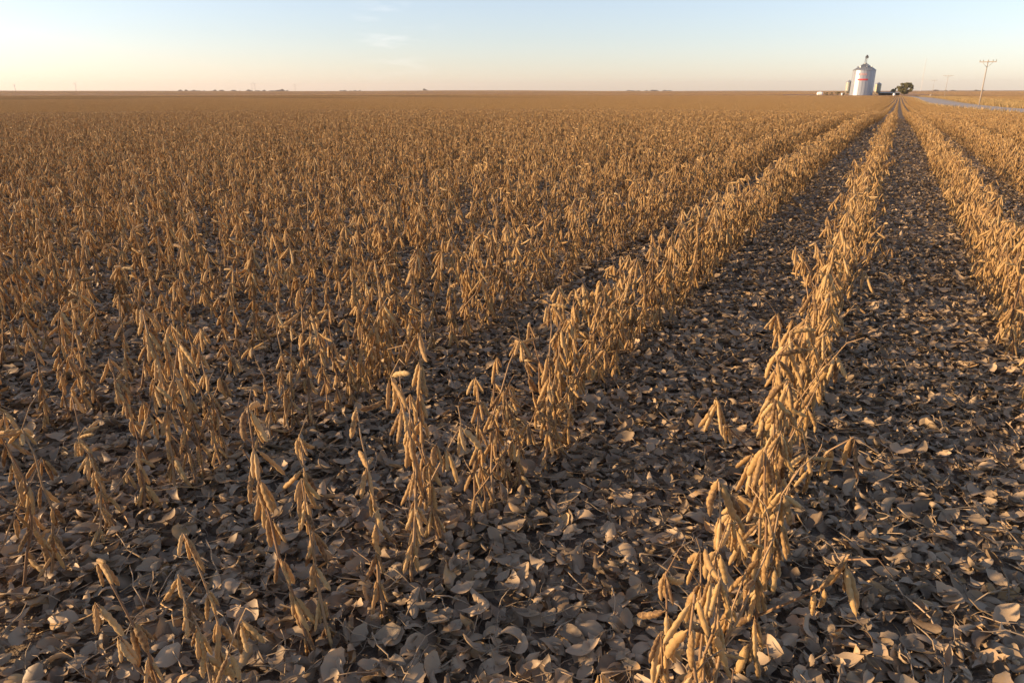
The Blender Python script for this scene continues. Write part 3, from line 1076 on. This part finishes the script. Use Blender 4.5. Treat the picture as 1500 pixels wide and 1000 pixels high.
for px, w, h, lab in ((1310.5, 3.4, 4.0, 'small pale upright tank at the end of the crop rows'), (1234, 2.4, 4.2, 'narrow white upright tank among bushes left of the grain bin')):
    p = at(px, SILO_R - 14); k = ppm(p)
    o = empty('upright_tank', p, lab, 'tank')
    r2, h2 = w / k / 2, h / k
    g = Geo(); g.lathe([(r2, -.3), (r2, h2 * .8), (r2 * .75, h2 * .93), (r2 * .2, h2)], 20); link('vessel', g.mesh('vessel', [M_WHITE]), o)
    g = Geo(); g.lathe([(.25, 0), (.25, .3)], 12, 0, (0, 0, h2 - .05)); link('lid', g.mesh('lid', [M_DARK]), o)


# ------------------------------------------------------------------ utility poles along the road
def pole(base, top, arm_px, label):
    p = hit(*base)
    w = float((p - EYEP) @ FWD); k = ppm(p)
    h = abs(base[1] - top[1]) / k * 1.02
    o = empty('utility_pole', p, label, 'utility pole', 'utility poles along the road', rz=YAW + R(-34))
    g = Geo(); g.tube([(0, 0, -.5), (0, 0, h * .5), (0, 0, h)], [.12, .10, .075], 10); link('post', g.mesh('post', [M_POLE]), o)
    al = arm_px / k
    g = Geo(); g.box((0, -.22, h - .35), (al, .13, .15)); ca = link('crossarm', g.mesh('crossarm', [M_POLE], False), o)
    for q in (-.47, -.28, .28, .47):
        g = Geo(); g.lathe([(.05, 0), (.08, .08), (.05, .16), (.08, .2), (.03, .27)], 10, 0, (q * al, -.22, h - .25)); link('insulator', g.mesh('insulator', [M_BIN]), ca)
    for s in (-1, 1):
        g = Geo(); g.tube([(s * al * .3, -.22, h - .42), (0, -.16, h - 1.3)], .035, 5); link('brace', g.mesh('brace', [M_BIN]), ca)
    print('POLE', p.round(1), h)
    return o


pole((1433.5, 157), (1450, 94), 21, 'nearest and tallest wooden utility pole, right of the grey road')
pole((1383, 143.5), (1389, 113), 13, 'second utility pole, thinner and farther along the road')
p3 = at(1366, 560)
pole((1365, 139.5), (1367, 119), 9, 'farthest faint utility pole, beyond the bend of the road')
# small marker post by the road
p = hit(1362, 142.5); k = ppm(p)
o = empty('marker_post', p, 'short brown post beside the far end of the road', 'post')
g = Geo(); g.box((0, 0, 2.2 / k), (1.5 / k, .5, 4.4 / k)); link('board', g.mesh('board', [M_POLE], False), o)


def mast(name, px, r_, top, label, cat, rotor=False, group=None):
    p = at(px, r_); k = ppm(p)
    h = (project(p)[1] - top) / k
    o = empty(name, p, label, cat, group, rz=YAW)
    rb = .34 / k
    if not rotor:
        g = Geo()
        for q in range(3):
            a = q * 2.094
            g.tube([(rb * math.cos(a), rb * math.sin(a), -1), (rb * .45 * math.cos(a), rb * .45 * math.sin(a), h)], rb * .28, 4)
        n = 22
        for i in range(n):
            f0, f1 = 1 - .55 * i / n, 1 - .55 * (i + 1) / n
            for q in range(3):
                a, b = q * 2.094, (q + 1) * 2.094
                g.tube([(rb * f0 * math.cos(a), rb * f0 * math.sin(a), h * i / n), (rb * f1 * math.cos(b), rb * f1 * math.sin(b), h * (i + 1) / n)], rb * .14, 3)
        link('lattice', g.mesh('lattice', [M_MAST], False), o)
        g = Geo(); g.tube([(0, 0, h * .99), (0, 0, h * 1.04)], rb * .2, 6); link('antenna', g.mesh('antenna', [M_MAST]), o)
    else:
        g = Geo(); g.tube([(0, 0, -1), (0, 0, h * .68)], [rb, rb * .6], 10); link('tower', g.mesh('tower', [M_MAST]), o)
        g = Geo(); g.box((0, 0, h * .69), (rb * 1.4, rb * 4, rb * 1.4)); hub = link('nacelle', g.mesh('nacelle', [M_MAST], False), o)
        for q in range(3):
            a = px * 1.3 + q * 2.094
            g = Geo(); g.tube([(0, -rb * 2.3, h * .69), (math.cos(a) * h * .12, -rb * 2.3, h * .69 + math.sin(a) * h * .12), (math.cos(a) * h * .33, -rb * 2.3, h * .69 + math.sin(a) * h * .33)], [rb * .35, rb * .5, rb * .1], 5)
            link('blade', g.mesh('blade', [M_MAST]), hub)
    return o


mast('lattice_mast', 1348.5, 1700, 90, 'tall thin lattice mast, faint on the skyline right of the tree', 'mast')
for px, top, lab in ((23, 122, 'tiny wind turbine at the far left end of the skyline'), (112, 119, 'tiny wind turbine on the left skyline, second from left edge'),
                     (369.5, 120, 'left one of two close tiny turbines above the far trees'), (374, 119, 'right one of two close tiny turbines above the far trees'),
                     (432.5, 121, 'lone tiny wind turbine right of the far tree belt')):
    mast('wind_turbine', px, 4200, top, lab, 'wind turbine', True, 'wind turbines on the skyline')


def tree_belt(name, x0, x1, hpx, r_, label, seed):
    ra = np.random.default_rng(seed)
    g = Geo(); n = int((x1 - x0) * 55)
    k = ppm(at((x0 + x1) / 2, r_))
    env = ra.random(max(3, int((x1 - x0) / 4)) + 2)
    for i in range(n):
        px = ra.uniform(x0, x1); p = at(px, r_ + ra.uniform(-30, 30))
        e = np.interp((px - x0) / (x1 - x0) * (len(env) - 1), np.arange(len(env)), env)
        h = hpx / k * max(0.0, 1.5 * e - .15)
        if h <= 0.3 / k: continue
        q = p + np.array([0, 0, h * ra.random() ** .8])
        u = ra.normal(0, 1, 3); u /= np.linalg.norm(u); v = np.cross(u, ra.normal(0, 1, 3)); v /= np.linalg.norm(v)
        s = ra.uniform(.35, .75) / k
        g.add([q - u * s, q - v * s * .7, q + u * s, q + v * s * .7], [(0, 1, 2, 3)], 0, ra.random())
    return tag(link(name, g.mesh(name, [M_FARTREE], False)), label, 'far trees', kind='stuff')


tree_belt('far_tree_belt', 261, 300, 2.0, 3000, 'thin dark tree belt on the left skyline, left end', 1)
tree_belt('far_tree_belt', 308, 352, 2.5, 3000, 'far dark tree belt on the left skyline, middle stretch', 2)
tree_belt('far_tree_belt', 356, 422, 2.7, 3000, 'far dark tree belt under the paired turbines', 3)
tree_belt('far_tree_belt', 498, 528, 1.7, 3200, 'small far tree clump right of the lone turbine', 4)
tree_belt('far_tree_belt', 620, 628, 3.0, 3200, 'single tiny far clump on the middle skyline', 5)
tree_belt('far_tree_belt', 905, 985, 1.6, 3200, 'low far tree line on the skyline left of the farm', 6)
tree_belt('far_tree_belt', 1366, 1460, 2.0, 2600, 'dark far tree line on the right skyline behind the poles', 7)

# grass tufts along the verge
def tuft(seed):
    rn = random.Random(seed); g = Geo()
    for i in range(26):
        a = rn.uniform(0, 6.28); r_ = rn.uniform(0, .35); l_ = rn.uniform(.25, .6); x, y = r_ * math.cos(a), r_ * math.sin(a)
        b = rn.uniform(0, 6.28); w = .03
        tx, ty = x + math.cos(a) * .2, y + math.sin(a) * .2
        g.add([(x - w * math.cos(b), y - w * math.sin(b), 0), (x + w * math.cos(b), y + w * math.sin(b), 0), (tx, ty, l_)], [(0, 1, 2)], 0, rn.random())
    return g


n = 5200
ys = RNG.uniform(ylo - 40, yhi + 120, n); of = HALF + 3.6 + RNG.random(n) ** 1.2 * 20
of = np.where(RNG.random(n) < .15, -HALF - 1.7, of)
xs = road_x(ys) + of
P = np.column_stack([xs, ys, terrain(xs, ys) + .05])
E = np.zeros((n, 3)); E[:, 2] = RNG.uniform(0, 6.28, n)
o = scatter('verge_grass', [([tuft(i) for i in range(4)], P, E, RNG.uniform(.6, 1.5, n), RNG.integers(0, 4, n))], [M_BLADE])
tag(o, 'dry yellow green grass along the far side of the road', 'grass', kind='stuff')


# ------------------------------------------------------------------ evening haze over the plain
g = Geo(); g.box((0, 0, 36), (14400, 14400, 84))
hz = link('haze', g.mesh('haze', [], False)); tag(hz, kind='stuff')
hm = bpy.data.materials.new('haze_air'); hm.use_nodes = True
hn = hm.node_tree; hn.nodes.clear()
ho = hn.nodes.new('ShaderNodeOutputMaterial'); pv = hn.nodes.new('ShaderNodeVolumePrincipled')
pv.inputs['Color'].default_value = (0.86, 0.82, 0.82, 1); pv.inputs['Density'].default_value = 0.00009
pv.inputs['Anisotropy'].default_value = 0.2
hn.links.new(pv.outputs[0], ho.inputs['Volume'])
hz.data.materials.append(hm)
